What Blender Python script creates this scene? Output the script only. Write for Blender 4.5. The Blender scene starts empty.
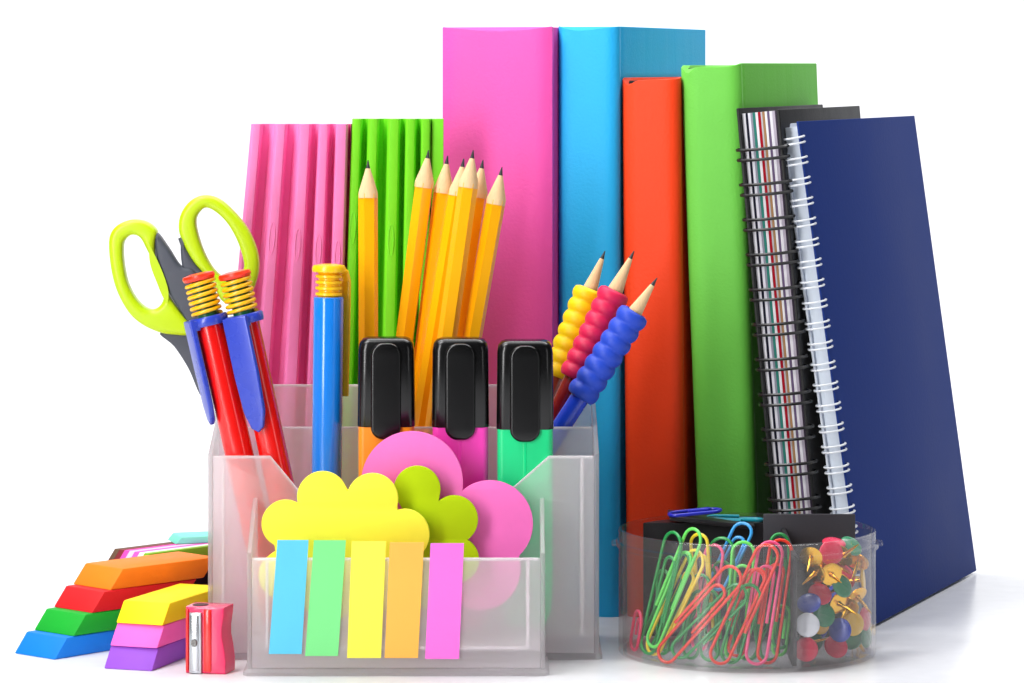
import bpy, bmesh, math, random
from mathutils import Vector, Matrix, Quaternion
R = math.radians
S = 0.01                      # everything below is written in centimetres
sc = bpy.context.scene
C = sc.collection
rnd = random.Random(7)

# ------------------------------------------------------------------ camera model (level lens, shifted down)
F, CX, HY, DIST, CH = 3600.0, 512.0, 65.0, 133.3, 21.85
def P(x, y, Y):
    d = DIST + Y
    return Vector(((x-CX)*d/F, Y, CH-(y-HY)*d/F))
def PX(x, Y):
    return (x-CX)*(DIST+Y)/F

# ------------------------------------------------------------------ materials
def lin(c):
    return tuple(((v/255)/12.92 if v/255 <= 0.04045 else ((v/255+0.055)/1.055)**2.4) for v in c) + (1.0,)
MATS = {}
def nd(nt, t, **kw):
    n = nt.nodes.new(t)
    for k, v in kw.items():
        setattr(n, k, v)
    return n
def mat(name, rgb, rough=0.45, spec=0.5, bump=0.0, bscale=60.0, var=0.06, vscale=9.0, metal=0.0, coat=0.0, sss=0.0, stretch=None, crease=0.0):
    if name in MATS: return MATS[name]
    m = bpy.data.materials.new(name); m.use_nodes = True
    nt = m.node_tree; b = nt.nodes['Principled BSDF']; L = nt.links.new
    b.inputs['Roughness'].default_value = rough
    b.inputs['Specular IOR Level'].default_value = spec
    b.inputs['Metallic'].default_value = metal
    b.inputs['Coat Weight'].default_value = coat
    b.inputs['Coat Roughness'].default_value = 0.08
    if sss:
        b.inputs['Subsurface Weight'].default_value = sss
        b.inputs['Subsurface Radius'].default_value = (0.004, 0.003, 0.003)
    tc = nd(nt, 'ShaderNodeTexCoord')
    mp = nd(nt, 'ShaderNodeMapping')
    mp.inputs['Scale'].default_value = tuple(100*v for v in (stretch or (1, 1, 1)))   # metres -> centimetres
    L(tc.outputs['Object'], mp.inputs['Vector'])
    n1 = nd(nt, 'ShaderNodeTexNoise'); n1.inputs['Scale'].default_value = vscale*0.1; n1.inputs['Detail'].default_value = 5
    L(mp.outputs['Vector'], n1.inputs['Vector'])
    mix = nd(nt, 'ShaderNodeMix', data_type='RGBA')
    c = lin(rgb)
    mix.inputs[6].default_value = tuple(max(0, v*(1-var)) for v in c[:3]) + (1,)
    mix.inputs[7].default_value = tuple(min(1, v*(1+var)) for v in c[:3]) + (1,)
    L(n1.outputs['Fac'], mix.inputs[0]); L(mix.outputs[2], b.inputs['Base Color'])
    mr = nd(nt, 'ShaderNodeMapRange')
    mr.inputs['To Min'].default_value = max(0.02, rough-0.06); mr.inputs['To Max'].default_value = min(1, rough+0.06)
    L(n1.outputs['Fac'], mr.inputs['Value']); L(mr.outputs['Result'], b.inputs['Roughness'])
    if bump:
        n2 = nd(nt, 'ShaderNodeTexNoise'); n2.inputs['Scale'].default_value = bscale*0.1; n2.inputs['Detail'].default_value = 3
        L(mp.outputs['Vector'], n2.inputs['Vector'])
        bp = nd(nt, 'ShaderNodeBump'); bp.inputs['Strength'].default_value = bump; bp.inputs['Distance'].default_value = 0.0006
        L(n2.outputs['Fac'], bp.inputs['Height']); L(bp.outputs['Normal'], b.inputs['Normal'])
        if crease:
            mp2 = nd(nt, 'ShaderNodeMapping'); mp2.inputs['Scale'].default_value = (70, 60, 16); L(tc.outputs['Object'], mp2.inputs['Vector'])
            n3 = nd(nt, 'ShaderNodeTexNoise'); n3.inputs['Scale'].default_value = .7; n3.inputs['Detail'].default_value = 2; n3.inputs['Distortion'].default_value = .6
            L(mp2.outputs['Vector'], n3.inputs['Vector'])
            b2 = nd(nt, 'ShaderNodeBump'); b2.inputs['Strength'].default_value = crease; b2.inputs['Distance'].default_value = .0016
            L(n3.outputs['Fac'], b2.inputs['Height']); L(b2.outputs['Normal'], bp.inputs['Normal'])
    MATS[name] = m
    return m

def sheen(nt, top, low=0.022):
    lw = nd(nt, 'ShaderNodeLayerWeight'); lw.inputs['Blend'].default_value = 0.5
    pw = nd(nt, 'ShaderNodeMath', operation='POWER'); pw.inputs[1].default_value = 4.0
    nt.links.new(lw.outputs['Facing'], pw.inputs[0])
    mr = nd(nt, 'ShaderNodeMapRange'); mr.inputs['To Min'].default_value = low; mr.inputs['To Max'].default_value = top
    nt.links.new(pw.outputs[0], mr.inputs['Value'])
    return mr.outputs['Result']
def frosted(name='frosted_plastic', lo=0.22, hi=0.32):
    m = bpy.data.materials.new(name); m.use_nodes = True
    nt = m.node_tree; nt.nodes.clear(); L = nt.links.new
    out = nd(nt, 'ShaderNodeOutputMaterial')
    tr = nd(nt, 'ShaderNodeBsdfTransparent'); tr.inputs['Color'].default_value = (0.99, 0.985, 0.99, 1)
    rf = nd(nt, 'ShaderNodeBsdfRefraction'); rf.inputs['Color'].default_value = (0.99, 0.985, 0.99, 1)
    rf.inputs['Roughness'].default_value = 0.30; rf.inputs['IOR'].default_value = 1.06
    df = nd(nt, 'ShaderNodeBsdfDiffuse'); df.inputs['Color'].default_value = (0.95, 0.92, 0.94, 1)
    tl = nd(nt, 'ShaderNodeBsdfTranslucent'); tl.inputs['Color'].default_value = (0.97, 0.94, 0.96, 1)
    gl = nd(nt, 'ShaderNodeBsdfGlossy'); gl.inputs['Roughness'].default_value = 0.22
    m1 = nd(nt, 'ShaderNodeMixShader'); m1.inputs[0].default_value = 0.48
    L(tr.outputs[0], m1.inputs[1]); L(rf.outputs[0], m1.inputs[2])
    m2 = nd(nt, 'ShaderNodeMixShader'); m2.inputs[0].default_value = 0.5
    L(df.outputs[0], m2.inputs[1]); L(tl.outputs[0], m2.inputs[2])
    tc = nd(nt, 'ShaderNodeTexCoord'); nz = nd(nt, 'ShaderNodeTexNoise'); nz.inputs['Scale'].default_value = 30
    nz.inputs['Detail'].default_value = 6
    L(tc.outputs['Object'], nz.inputs['Vector'])
    mr = nd(nt, 'ShaderNodeMapRange'); mr.inputs['To Min'].default_value = lo; mr.inputs['To Max'].default_value = hi
    L(nz.outputs['Fac'], mr.inputs['Value'])
    m3 = nd(nt, 'ShaderNodeMixShader')
    L(mr.outputs['Result'], m3.inputs[0]); L(m1.outputs[0], m3.inputs[1]); L(m2.outputs[0], m3.inputs[2])
    fc = sheen(nt, 0.30)
    m4 = nd(nt, 'ShaderNodeMixShader')
    L(fc, m4.inputs[0]); L(m3.outputs[0], m4.inputs[1]); L(gl.outputs[0], m4.inputs[2])
    L(m4.outputs[0], out.inputs['Surface'])
    return m
def clear(name='clear_plastic', tint=(0.97, 0.965, 0.97, 1), haze=0.015):
    m = bpy.data.materials.new(name); m.use_nodes = True
    nt = m.node_tree; nt.nodes.clear(); L = nt.links.new
    out = nd(nt, 'ShaderNodeOutputMaterial')
    tr = nd(nt, 'ShaderNodeBsdfTransparent'); tr.inputs['Color'].default_value = tint
    df = nd(nt, 'ShaderNodeBsdfDiffuse'); df.inputs['Color'].default_value = (0.8, 0.78, 0.79, 1)
    gl = nd(nt, 'ShaderNodeBsdfGlossy'); gl.inputs['Roughness'].default_value = 0.06
    m1 = nd(nt, 'ShaderNodeMixShader'); m1.inputs[0].default_value = haze
    L(tr.outputs[0], m1.inputs[1]); L(df.outputs[0], m1.inputs[2])
    fc = sheen(nt, 0.55, 0.045)
    m2 = nd(nt, 'ShaderNodeMixShader')
    L(fc, m2.inputs[0]); L(m1.outputs[0], m2.inputs[1]); L(gl.outputs[0], m2.inputs[2])
    L(m2.outputs[0], out.inputs['Surface'])
    return m
FROST = frosted(); CLEAR = clear()

# ------------------------------------------------------------------ mesh helpers
def finish(bm, name, mats, parent=None, smooth=30, loc=None):
    bmesh.ops.remove_doubles(bm, verts=bm.verts, dist=1e-5)
    bmesh.ops.recalc_face_normals(bm, faces=bm.faces)
    bmesh.ops.scale(bm, vec=(S, S, S), verts=bm.verts)
    me = bpy.data.meshes.new(name); bm.to_mesh(me); bm.free()
    for m in (mats if isinstance(mats, (list, tuple)) else [mats]): me.materials.append(m)
    if smooth:
        for p in me.polygons: p.use_smooth = True
        me.set_sharp_from_angle(angle=R(smooth))
    o = bpy.data.objects.new(name, me); C.objects.link(o)
    if parent: o.parent = parent
    if loc is not None: o.location = Vector(loc)*S
    return o
def tag(o, label, cat, group=None, kind=None):
    o['label'] = label; o['category'] = cat
    if group: o['group'] = group
    if kind: o['kind'] = kind
    return o
def thing(name, label, cat, loc=(0, 0, 0), rot=None, group=None):
    o = bpy.data.objects.new(name, None); C.objects.link(o)
    o.empty_display_size = 0.01
    M = rot.to_4x4() if rot is not None else Matrix.Identity(4)
    o.matrix_world = Matrix.Translation(Vector(loc)*S) @ M
    return tag(o, label, cat, group)
def bm_():
    return bmesh.new()
def box(bm, c, s, bev=0.0, seg=2, mi=0, rot=None):
    r = bmesh.ops.create_cube(bm, size=1)
    vs = r['verts']
    bmesh.ops.scale(bm, vec=s, verts=vs)
    if rot is not None: bmesh.ops.rotate(bm, verts=vs, cent=(0, 0, 0), matrix=rot)
    bmesh.ops.translate(bm, vec=c, verts=vs)
    fs = {f for v in vs for f in v.link_faces}
    for f in fs: f.material_index = mi
    if bev:
        es = list({e for v in vs for e in v.link_edges})
        r = bmesh.ops.bevel(bm, geom=es, offset=bev, segments=seg, affect='EDGES', profile=0.5)
        for f in r['faces']: f.material_index = mi
    return bm
def tube(bm, pts, rad, seg=8, closed=False, mi=0):
    pts = [Vector(p) for p in pts]; n = len(pts)
    rads = rad if isinstance(rad, (list, tuple)) else [rad]*n
    rings = []; up = None
    for i, p in enumerate(pts):
        a = pts[(i-1) % n] if (closed or i > 0) else p
        b = pts[(i+1) % n] if (closed or i < n-1) else p
        t = (b-a).normalized()
        if up is None:
            up = t.orthogonal().normalized()
        up = (up - t*up.dot(t)).normalized()
        s = t.cross(up)
        rings.append([bm.verts.new(p+(up*math.cos(2*math.pi*k/seg)+s*math.sin(2*math.pi*k/seg))*rads[i]) for k in range(seg)])
    for i in range(n if closed else n-1):
        A, B = rings[i], rings[(i+1) % n]
        off = 0
        if closed and i == n-1:
            off = min(range(seg), key=lambda o: (A[0].co-B[o].co).length)
        for k in range(seg):
            f = bm.faces.new((A[k], A[(k+1) % seg], B[(k+1+off) % seg], B[(k+off) % seg])); f.material_index = mi
    if not closed:
        for rg in (rings[0], rings[-1]):
            f = bm.faces.new(rg); f.material_index = mi
    return bm
def lathe(bm, prof, seg=24, mi=0, cap=True):
    rings = []
    for r, z in prof:
        rings.append([bm.verts.new((r*math.cos(2*math.pi*k/seg), r*math.sin(2*math.pi*k/seg), z)) for k in range(seg)])
    for A, B in zip(rings, rings[1:]):
        for k in range(seg):
            f = bm.faces.new((A[k], A[(k+1) % seg], B[(k+1) % seg], B[k])); f.material_index = mi
    if cap:
        for rg in (rings[0], rings[-1]):
            if True:
                f = bm.faces.new(rg); f.material_index = mi
    return bm
def rrect(hx, hy, r, n=6):
    r = min(r, hx*0.999, hy*0.999); out = []
    for cx, cy, a0 in ((hx-r, hy-r, 0), (-hx+r, hy-r, 90), (-hx+r, -hy+r, 180), (hx-r, -hy+r, 270)):
        for k in range(n+1):
            a = R(a0+90*k/n); out.append((cx+r*math.cos(a), cy+r*math.sin(a)))
    return out
def loft(bm, secs, mi=0, n=6):
    rings = [[bm.verts.new((x+ox, y+oy, z)) for x, y in rrect(hx, hy, r, n)] for (z, hx, hy, r, ox, oy) in secs]
    m = len(rings[0])
    for A, B in zip(rings, rings[1:]):
        for k in range(m):
            f = bm.faces.new((A[k], A[(k+1) % m], B[(k+1) % m], B[k])); f.material_index = mi
    for rg in (rings[0], rings[-1]):
        f = bm.faces.new(rg); f.material_index = mi
    return bm
def spl(pts, n=6):
    """closed Catmull-Rom through points"""
    out = []; m = len(pts); V = [Vector((p[0], p[1])) for p in pts]
    for i in range(m):
        p0, p1, p2, p3 = V[i-1], V[i], V[(i+1) % m], V[(i+2) % m]
        for k in range(n):
            t = k/n
            out.append(0.5*((2*p1)+(-p0+p2)*t+(2*p0-5*p1+4*p2-p3)*t*t+(-p0+3*p1-3*p2+p3)*t**3))
    return out
def shape(loops, thick, bev, res=3):
    """flat outline(s) in x,z given thickness along y with rounded rims -> bmesh (y centred on 0)"""
    cu = bpy.data.curves.new('tmp', 'CURVE'); cu.dimensions = '2D'; cu.fill_mode = 'BOTH'
    cu.bevel_depth = bev; cu.offset = -bev; cu.extrude = max(0.001, thick/2-bev); cu.bevel_resolution = res
    for lp in loops:
        s = cu.splines.new('POLY'); s.points.add(len(lp)-1); s.use_cyclic_u = True
        for q, p in zip(s.points, lp): q.co = (p[0], p[1], 0, 1)
    ob = bpy.data.objects.new('tmp', cu); C.objects.link(ob)
    dg = bpy.context.evaluated_depsgraph_get(); dg.update()
    me = bpy.data.meshes.new_from_object(ob.evaluated_get(dg))
    bm = bmesh.new(); bm.from_mesh(me)
    bpy.data.objects.remove(ob); bpy.data.curves.remove(cu); bpy.data.meshes.remove(me)
    for v in bm.verts: v.co = Vector((v.co.x, v.co.z, v.co.y))
    for f in bm.faces: f.material_index = 0
    return bm
def prism(bm, poly, axis, a, b, mi=0, bev=0.0):
    """extrude polygon (2 coords) from a to b along axis 'x','y','z'"""
    def mk(p, t):
        if axis == 'x': return (t, p[0], p[1])
        if axis == 'y': return (p[0], t, p[1])
        return (p[0], p[1], t)
    A = [bm.verts.new(mk(p, a)) for p in poly]; B = [bm.verts.new(mk(p, b)) for p in poly]
    fs = [bm.faces.new(A), bm.faces.new(B)]
    n = len(poly)
    for k in range(n): fs.append(bm.faces.new((A[k], A[(k+1) % n], B[(k+1) % n], B[k])))
    for f in fs: f.material_index = mi
    if bev:
        bmesh.ops.recalc_face_normals(bm, faces=fs)
        es = list({e for f in fs for e in f.edges})
        r = bmesh.ops.bevel(bm, geom=es, offset=bev, segments=2, affect='EDGES', profile=0.5)
        for f in r['faces']: f.material_index = mi
    return bm
def axis_rot(d, roll=0):
    return (Vector((0, 0, 1)).rotation_difference(Vector(d).normalized())).to_matrix() @ Matrix.Rotation(R(roll), 3, 'Z')
def book_rot(theta, lean):
    """local x = thickness (to the right), y = away along the cover, z = up; leaning to the left"""
    n = Vector((math.cos(R(theta)), -math.sin(R(theta)), 0)); u = Vector((math.sin(R(theta)), math.cos(R(theta)), 0)); z = Vector((0, 0, 1))
    c, s = math.cos(R(lean)), math.sin(R(lean))
    M = Matrix((n*c+z*s, u, z*c-n*s)).transposed()
    return M
def unit_circ(cs, cx, cz, n=140):
    """outline of a union of circles seen from an inner point"""
    out = []
    for k in range(n):
        a = 2*math.pi*k/n; d = Vector((math.cos(a), math.sin(a))); best = 0
        for x, z, r in cs:
            w = Vector((x-cx, z-cz)); b = w.dot(d); q = r*r-(w.length_squared-b*b)
            if q > 0: best = max(best, b+math.sqrt(q))
        out.append((cx+d.x*best, cz+d.y*best))
    return out

# ------------------------------------------------------------------ setting: white table sheet and curved backdrop
white = mat('white_sheet', (234, 235, 238), rough=0.24, spec=0.36, var=0.01)
bm = bm_()
vs = [bm.verts.new(v) for v in ((-400, -300, 0), (400, -300, 0), (400, 110, 0), (-400, 110, 0))]
bm.faces.new(vs)
fl = finish(bm, 'floor', white, smooth=0); fl['kind'] = 'structure'
bm = bm_()
prof = [(110, 0)]+[(110+60*math.sin(R(a)), 60-60*math.cos(R(a))) for a in range(5, 91, 5)]+[(170, 260)]
rows = [[bm.verts.new((x, y, z)) for x in (-400, 400)] for y, z in prof]
for A, B in zip(rows, rows[1:]): bm.faces.new((A[0], A[1], B[1], B[0]))
bk = finish(bm, 'backdrop', white, smooth=60); bk['kind'] = 'structure'

# ------------------------------------------------------------------ hardback books
def book(label, rgb, bl, theta, lean, T, W, H, dip=0):
    cov = mat('cloth_%d_%d_%d' % rgb, rgb, rough=0.55, spec=0.25, bump=0.25, bscale=90, var=0.07, vscale=3, crease=.35)
    paper = mat('book_paper', (238, 232, 220), rough=0.9, spec=0.1, bump=0.3, bscale=80, stretch=(8, 0.2, 0.2), var=0.08, vscale=20)
    t = thing('book', label, 'book', bl, book_rot(theta, lean), 'upright books')
    bm = bm_(); k = 0.22
    # case: outline in plan (x thickness, y depth) = slightly rounded spine + two boards
    pl = []
    n = 20
    for i in range(n+1):
        u = (2*i/n-1); pl.append((T*i/n, 0.03+0.30*abs(u)**7))
    hinge = [(T, .55), (T-.07, .68), (T-.07, .82), (T, .98)]
    hl = [(0, .98), (.07, .82), (.07, .68), (0, .55)]
    outer = pl+hinge+[(T, W)]
    inner = [(T-k, W), (T-k, 1.02), (T-k-.02, .34), (k+.02, .34), (k, 1.02), (k, W), (0, W)]+hl
    prism(bm, outer+inner, 'z', 0, H)
    bmesh.ops.recalc_face_normals(bm, faces=bm.faces)
    es = [e for e in bm.edges if len(e.link_faces) == 2 and abs(e.verts[0].co.z-e.verts[1].co.z) < 1e-6 and e.calc_face_angle(0) > R(40)]
    bmesh.ops.bevel(bm, geom=es, offset=0.035, segments=2, affect='EDGES', profile=0.5)
    sd = random.Random(rgb[0]*3+rgb[2]); ph = sd.uniform(0, 6)
    for v in bm.verts:                       # the cloth over the spine sags and puckers a little at its head
        if v.co.y < .5 and v.co.z > H-.4:
            u = v.co.x/T
            v.co.z -= .13*max(0, 1-(2*u-1)**2)+.035*math.sin(7*u+ph)+(dip*math.exp(-((u-.13)/.09)**2) if dip else 0)
    c = finish(bm, 'cover', cov, t, smooth=40)
    bm = bm_()
    box(bm, (T/2, 0.6+(W-1.0)/2, H/2), (T-2*k-0.02, W-1.0, H-0.7), 0.04)
    finish(bm, 'page_block', paper, t)
    bm = bm_()
    tube(bm, [(k+0.05+(T-2*k-0.1)*i/8, 0.47, H-0.22) for i in range(9)], 0.1, 8)
    finish(bm, 'hollow_shade', mat('hollow_shade_black', (18, 18, 20), 0.8), t)  # black roll puts in the shade of the hollow behind the spine
    return t
th = 17.0
u17 = Vector((math.sin(R(th)), math.cos(R(th)), 0)); n17 = Vector((math.cos(R(th)), -math.sin(R(th)), 0))
def bl_from_right(rx, ry, T):
    v = Vector((rx, ry, 0))-n17*T; return (v.x, v.y, 0)
book('thick hot pink hardback book with a plain wide spine behind the yellow pencils', (244, 88, 178), bl_from_right(1.50, 8.9, 4.57), th, 0, 4.57, 14.5, 23.35)
book('tall sky blue hardback book standing between the pink and orange books', (40, 178, 240), bl_from_right(4.15, 8.95, 2.5), th, 0, 2.5, 14.5, 23.38)
book('shorter orange red hardback book standing between the blue and green books', (246, 68, 22), (4.47, 9.2, 0), th, 0.55, 2.36, 14.0, 21.35, .22)
book('apple green hardback book leaning left beside the black wire notebook', (112, 204, 76), (7.40, 8.75, 0), th, 2.2, 2.42, 14.5, 21.85, .24)

# ------------------------------------------------------------------ wire-bound notebooks
def wires(bm, T, H, z0, pitch, n, gap, rx, ry, yc, r):
    for i in range(n):
        z = z0+pitch*i
        for dz in (-gap/2, gap/2):
            tube(bm, [(T/2+rx*math.cos(a), yc+ry*math.sin(a), z+dz+0.04*math.sin(a)) for a in [2*math.pi*k/20 for k in range(20)]], r, 6, closed=True)
blackc = mat('black_card', (14, 14, 15), rough=0.5, spec=0.35, bump=0.15, bscale=70)
wb = mat('black_wire', (16, 16, 18), rough=0.3, spec=0.5)
ww = mat('white_wire', (236, 240, 246), rough=0.3, spec=0.5)
navy = mat('navy_card', (34, 58, 130), rough=0.6, spec=0.08, bump=0.12, bscale=50, var=0.06, vscale=2)
T, W, H = 1.72, 14.3, 20.25
t = thing('wire_notebook', 'black wire bound notebook with many coloured page edges leaning on the green book', 'notebook', (PX(783, 6.1), 6.1, 0), book_rot(18, 5.3), 'wire bound notebooks')
for nm, x0 in (('back_cover', 0.0), ('front_cover', T-0.13)):
    bm = bm_(); hh = H if nm == 'back_cover' else H-.2; box(bm, (x0+0.065, W/2, hh/2), (0.13, W, hh), 0.03)
    finish(bm, nm, blackc, t)
stripes = [(240, 238, 244), (30, 30, 46), (226, 224, 234), (150, 150, 165), (52, 128, 116), (234, 232, 236), (168, 22, 40), (196, 190, 196), (170, 130, 92), (240, 238, 240), (110, 92, 124), (236, 232, 240), (190, 180, 196), (60, 52, 66)]
wid = [1.2, .8, .9, .7, .9, .9, .9, .6, .8, .8, .8, 1.0, .9, .8]
mats_ = [mat('page_edge_%d_%d_%d' % c, c, 0.85, 0.1, bump=0.3, bscale=60, stretch=(6, 1, .3), var=0.1, vscale=30) for c in stripes]
bm = bm_(); x = 0.15; tot = sum(wid); full = T-0.3
for i, w in enumerate(wid):
    ww_ = full*w/tot
    box(bm, (x+ww_/2, 0.22+(W-0.5)/2, H/2-0.05), (ww_-0.004, W-0.5, H-0.35), 0.008, 1, mi=i); x += ww_
finish(bm, 'page_block', mats_, t, smooth=0)
bm = bm_(); wires(bm, T, H, 0.75, 1.36, 14, 0.40, T/2+0.16, 0.40, 0.18, 0.066)
finish(bm, 'wire_binding', wb, t)

T, W, H = 0.74, 17.3, 19.75
nv = Vector((math.cos(R(21.4)), -math.sin(R(21.4)), 0))
br = Vector((PX(867, 5.4), 5.4, 0)); bl = br-nv*T
t = thing('wire_notebook', 'navy blue notebook with white wire binding leaning at the end of the row', 'notebook', bl, book_rot(21.4, 8.0), 'wire bound notebooks')
for nm, x0 in (('back_cover', 0.0), ('front_cover', T-0.09)):
    bm = bm_(); box(bm, (x0+0.045, W/2, H/2), (0.09, W, H), 0.025)
    finish(bm, nm, navy if nm == 'front_cover' else mat('white_back_card', (222, 228, 238), .6), t)
bm = bm_(); box(bm, (T/2, 0.16+(W-0.4)/2, H/2-0.03), (T-0.2, W-0.4, H-0.3), 0.02)
finish(bm, 'page_block', mat('page_edge_white', (226, 234, 244), 0.85, 0.1, bump=0.3, bscale=60, stretch=(8, 1, .3)), t)
bm = bm_(); wires(bm, T, H, 2.25, 0.80, 22, 0.22, T/2+0.10, 0.42, 0.12, 0.043)
finish(bm, 'wire_binding', ww, t)

# ------------------------------------------------------------------ fluted clay slabs
def clay(label, rgb, Y, tl, tr, bl_, br_, top, ridges, H, D, yaw, marks):
    """joined sticks that fan out a little towards the foot; x positions of the four corners are given by tl, tr, bl_, br_ (cm)"""
    m = mat('clay_%d_%d_%d' % rgb, rgb, rough=0.5, spec=0.3, bump=0.18, bscale=30, var=0.06, vscale=6)
    t = thing('modelling_clay_slab', label, 'modelling clay', ((bl_+br_)/2, Y, 0), None, 'fluted clay slabs')
    cx0 = (bl_+br_)/2; tot = sum(r[0] for r in ridges); poly = []; mk = []; u = 0
    for w, g in ridges:
        if g < 0: poly += [(u/tot, .34), ((u+w)/tot, .36)]
        else:
            a = 1-g
            for fx, fy in ((0.0, 0.80), (0.02, 0.24), (0.07, 0.08), (0.16, 0.0), (a*.6, 0.0), (a*.85, 0.06), (a*.96, 0.2), (a, .84), (a+g*.5, .94)):
                poly.append(((u+fx*w)/tot, fy))
        mk.append((u+(1-max(g, 0))*.48*w)/tot); u += w
    poly += [(1, 0.5), (1, D), (0, D)]
    def warp(f, y, z):
        k = z/H; l = bl_+(tl-bl_)*k; r = br_+(tr-br_)*k
        return Vector((l+(r-l)*f-cx0, y+(f-.5)*math.tan(R(yaw))*(r-l), z))
    bm = bm_(); N = 6; rows = [[bm.verts.new(warp(f, y, H*q/N)) for f, y in poly] for q in range(N+1)]; n = len(poly)
    for A, B in zip(rows, rows[1:]):
        for k in range(n): bm.faces.new((A[k], A[(k+1) % n], B[(k+1) % n], B[k]))
    bm.faces.new(rows[0]); bm.faces.new(rows[-1])
    finish(bm, 'clay_sticks', m, t, smooth=35)
    for i in marks:
        zc = H*(.785-.012*i); pts = []
        for k in range(28):
            a = 2*math.pi*k/28; z = zc+.62*math.sin(a)
            v = warp(mk[i], 0, z); v.x += .10*math.cos(a); v.y -= .005; pts.append(v)
        bm = bm_(); tube(bm, pts, .019, 6, closed=True)
        finish(bm, 'oval_mark', m, t)
    return t
Yq = 6.6
clay('pink fluted slab of joined modelling clay sticks behind the scissors', (248, 134, 195), Yq, PX(250, Yq), PX(350.5, Yq), PX(204, Yq), PX(339, Yq), 124, [(1.12, .50), (1.15, .46), (.95, .34), (.82, .34), (.72, .16)], 19.55, 1.5, -4, {1, 2, 3, 4})
clay('bright green fluted slab of joined modelling clay sticks behind the lone pencil', (124, 226, 40), Yq, PX(351.5, Yq), PX(443, Yq), PX(333, Yq), PX(441, Yq), 120, [(.70, .34), (.90, .42), (.80, .26), (.70, .28), (.50, .1), (.5, -1)], 19.75, 1.5, -4, {0, 2})

# ------------------------------------------------------------------ frosted desk organiser
org = thing('desk_organiser', 'frosted clear plastic stepped desk organiser holding pens and sticky notes', 'organiser', (0, 0, 0))
FY, BY, P2, BK = -4.60, -1.30, 1.50, 4.50
fx0, fx1 = PX(247, FY), PX(545, FY)
bx0, bx1 = PX(208, BY), PX(599, BY)
wt = 0.16
def slab(name, poly, axis, a, b, bev=0.04):
    bm = bm_(); prism(bm, poly, axis, a, b, bev=bev); return finish(bm, name, FROST, org, smooth=40)
# front tray
W_front = slab('front_wall', [(fx0+wt+.01, 0.28), (fx1-wt-.01, 0.28), (fx1-wt-.01, 4.22), (fx0+wt+.01, 4.22)], 'y', FY+0.02, FY+0.02+wt)
side = [(FY, 0.26), (BY-0.02, 0.26), (BY-0.02, 6.0), (BY-1.2, 5.6), (FY+0.5, 4.65), (FY, 4.40)]
slab('tray_side', side, 'x', fx0, fx0+wt); slab('tray_side', side, 'x', fx1-wt, fx1)
bm = bm_(); box(bm, ((fx0+fx1)/2, (FY+BY)/2-0.02, 0.95), (fx1-fx0-2*wt-.06, BY-FY-0.3, 0.14), 0.03); finish(bm, 'tray_floor', FROST, org)
bm = bm_(); loft(bm, [(0.02, (fx1-fx0)/2+.16, (BY-FY)/2+.1, .3, (fx0+fx1)/2, (FY+BY)/2), (0.14, (fx1-fx0)/2+.15, (BY-FY)/2+.09, .3, (fx0+fx1)/2, (FY+BY)/2), (0.25, (fx1-fx0)/2+.02, (BY-FY)/2, .2, (fx0+fx1)/2, (FY+BY)/2)]); finish(bm, 'tray_foot', FROST, org)
# pen compartments behind it
a = wt+.012
W_notch = slab('notched_partition', [(bx0+a, 0.28), (bx1-a, 0.28), (bx1-a, 7.52), (PX(549, BY), 7.52), (PX(508, BY), 6.2), (PX(300, BY), 6.2), (PX(270, BY), 7.52), (bx0+a, 7.52)], 'y', BY, BY+wt)
side = [(BY-0.02, 0.26), (BK+0.2, 0.26), (BK+0.2, 9.0), (P2, 8.36), (BY+0.6, 7.75), (BY-0.02, 7.6)]
slab('organiser_side', side, 'x', bx0, bx0+wt); slab('organiser_side', side, 'x', bx1-wt, bx1)
W_mid = slab('middle_partition', [(bx0+a, 1.06), (bx1-a, 1.06), (bx1-a, 8.30), (bx0+a, 8.30)], 'y', P2, P2+0.12)
W_back = slab('back_wall', [(bx0+a, 0.28), (bx1-a, 0.28), (bx1-a, 8.8), (bx1-1.5, 9.62), (PX(272, BK), 9.62), (bx0+a+0.6, 8.4), (bx0+a, 8.3)], 'y', BK, BK+wt)
bm = bm_(); box(bm, ((bx0+bx1)/2, (BY+BK)/2+.06, 0.95), (bx1-bx0-2*wt-.06, BK-BY-0.3, 0.14), 0.03); finish(bm, 'organiser_floor', FROST, org)
bm = bm_(); loft(bm, [(0.02, (bx1-bx0)/2+.14, (BK-BY)/2+.05, .3, (bx0+bx1)/2, (BK+BY)/2+.22), (0.14, (bx1-bx0)/2+.13, (BK-BY)/2+.04, .3, (bx0+bx1)/2, (BK+BY)/2+.22), (0.25, (bx1-bx0)/2+.02, (BK-BY)/2, .2, (bx0+bx1)/2, (BK+BY)/2+.2)]); finish(bm, 'organiser_foot', FROST, org)
EDGE = frosted('edge_highlight_plastic', .62, .74)  # whiter plastic, with the bright edge highlight put into its colour
def rim(wall, pts, r=.06):  # added tubes that draw the lit edge lines within the walls
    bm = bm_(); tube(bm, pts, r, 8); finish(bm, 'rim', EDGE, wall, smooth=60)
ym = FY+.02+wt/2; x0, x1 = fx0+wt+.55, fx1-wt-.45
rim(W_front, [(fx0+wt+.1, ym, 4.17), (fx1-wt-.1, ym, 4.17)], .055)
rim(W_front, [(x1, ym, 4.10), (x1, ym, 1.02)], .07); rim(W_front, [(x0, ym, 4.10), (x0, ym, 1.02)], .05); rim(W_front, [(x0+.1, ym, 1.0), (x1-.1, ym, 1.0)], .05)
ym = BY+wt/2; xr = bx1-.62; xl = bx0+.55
rim(W_notch, [(xr, ym, 7.42), (xr, ym, 1.0)], .075); rim(W_notch, [(xl, ym, 7.42), (xl, ym, 1.0)], .05)
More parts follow.
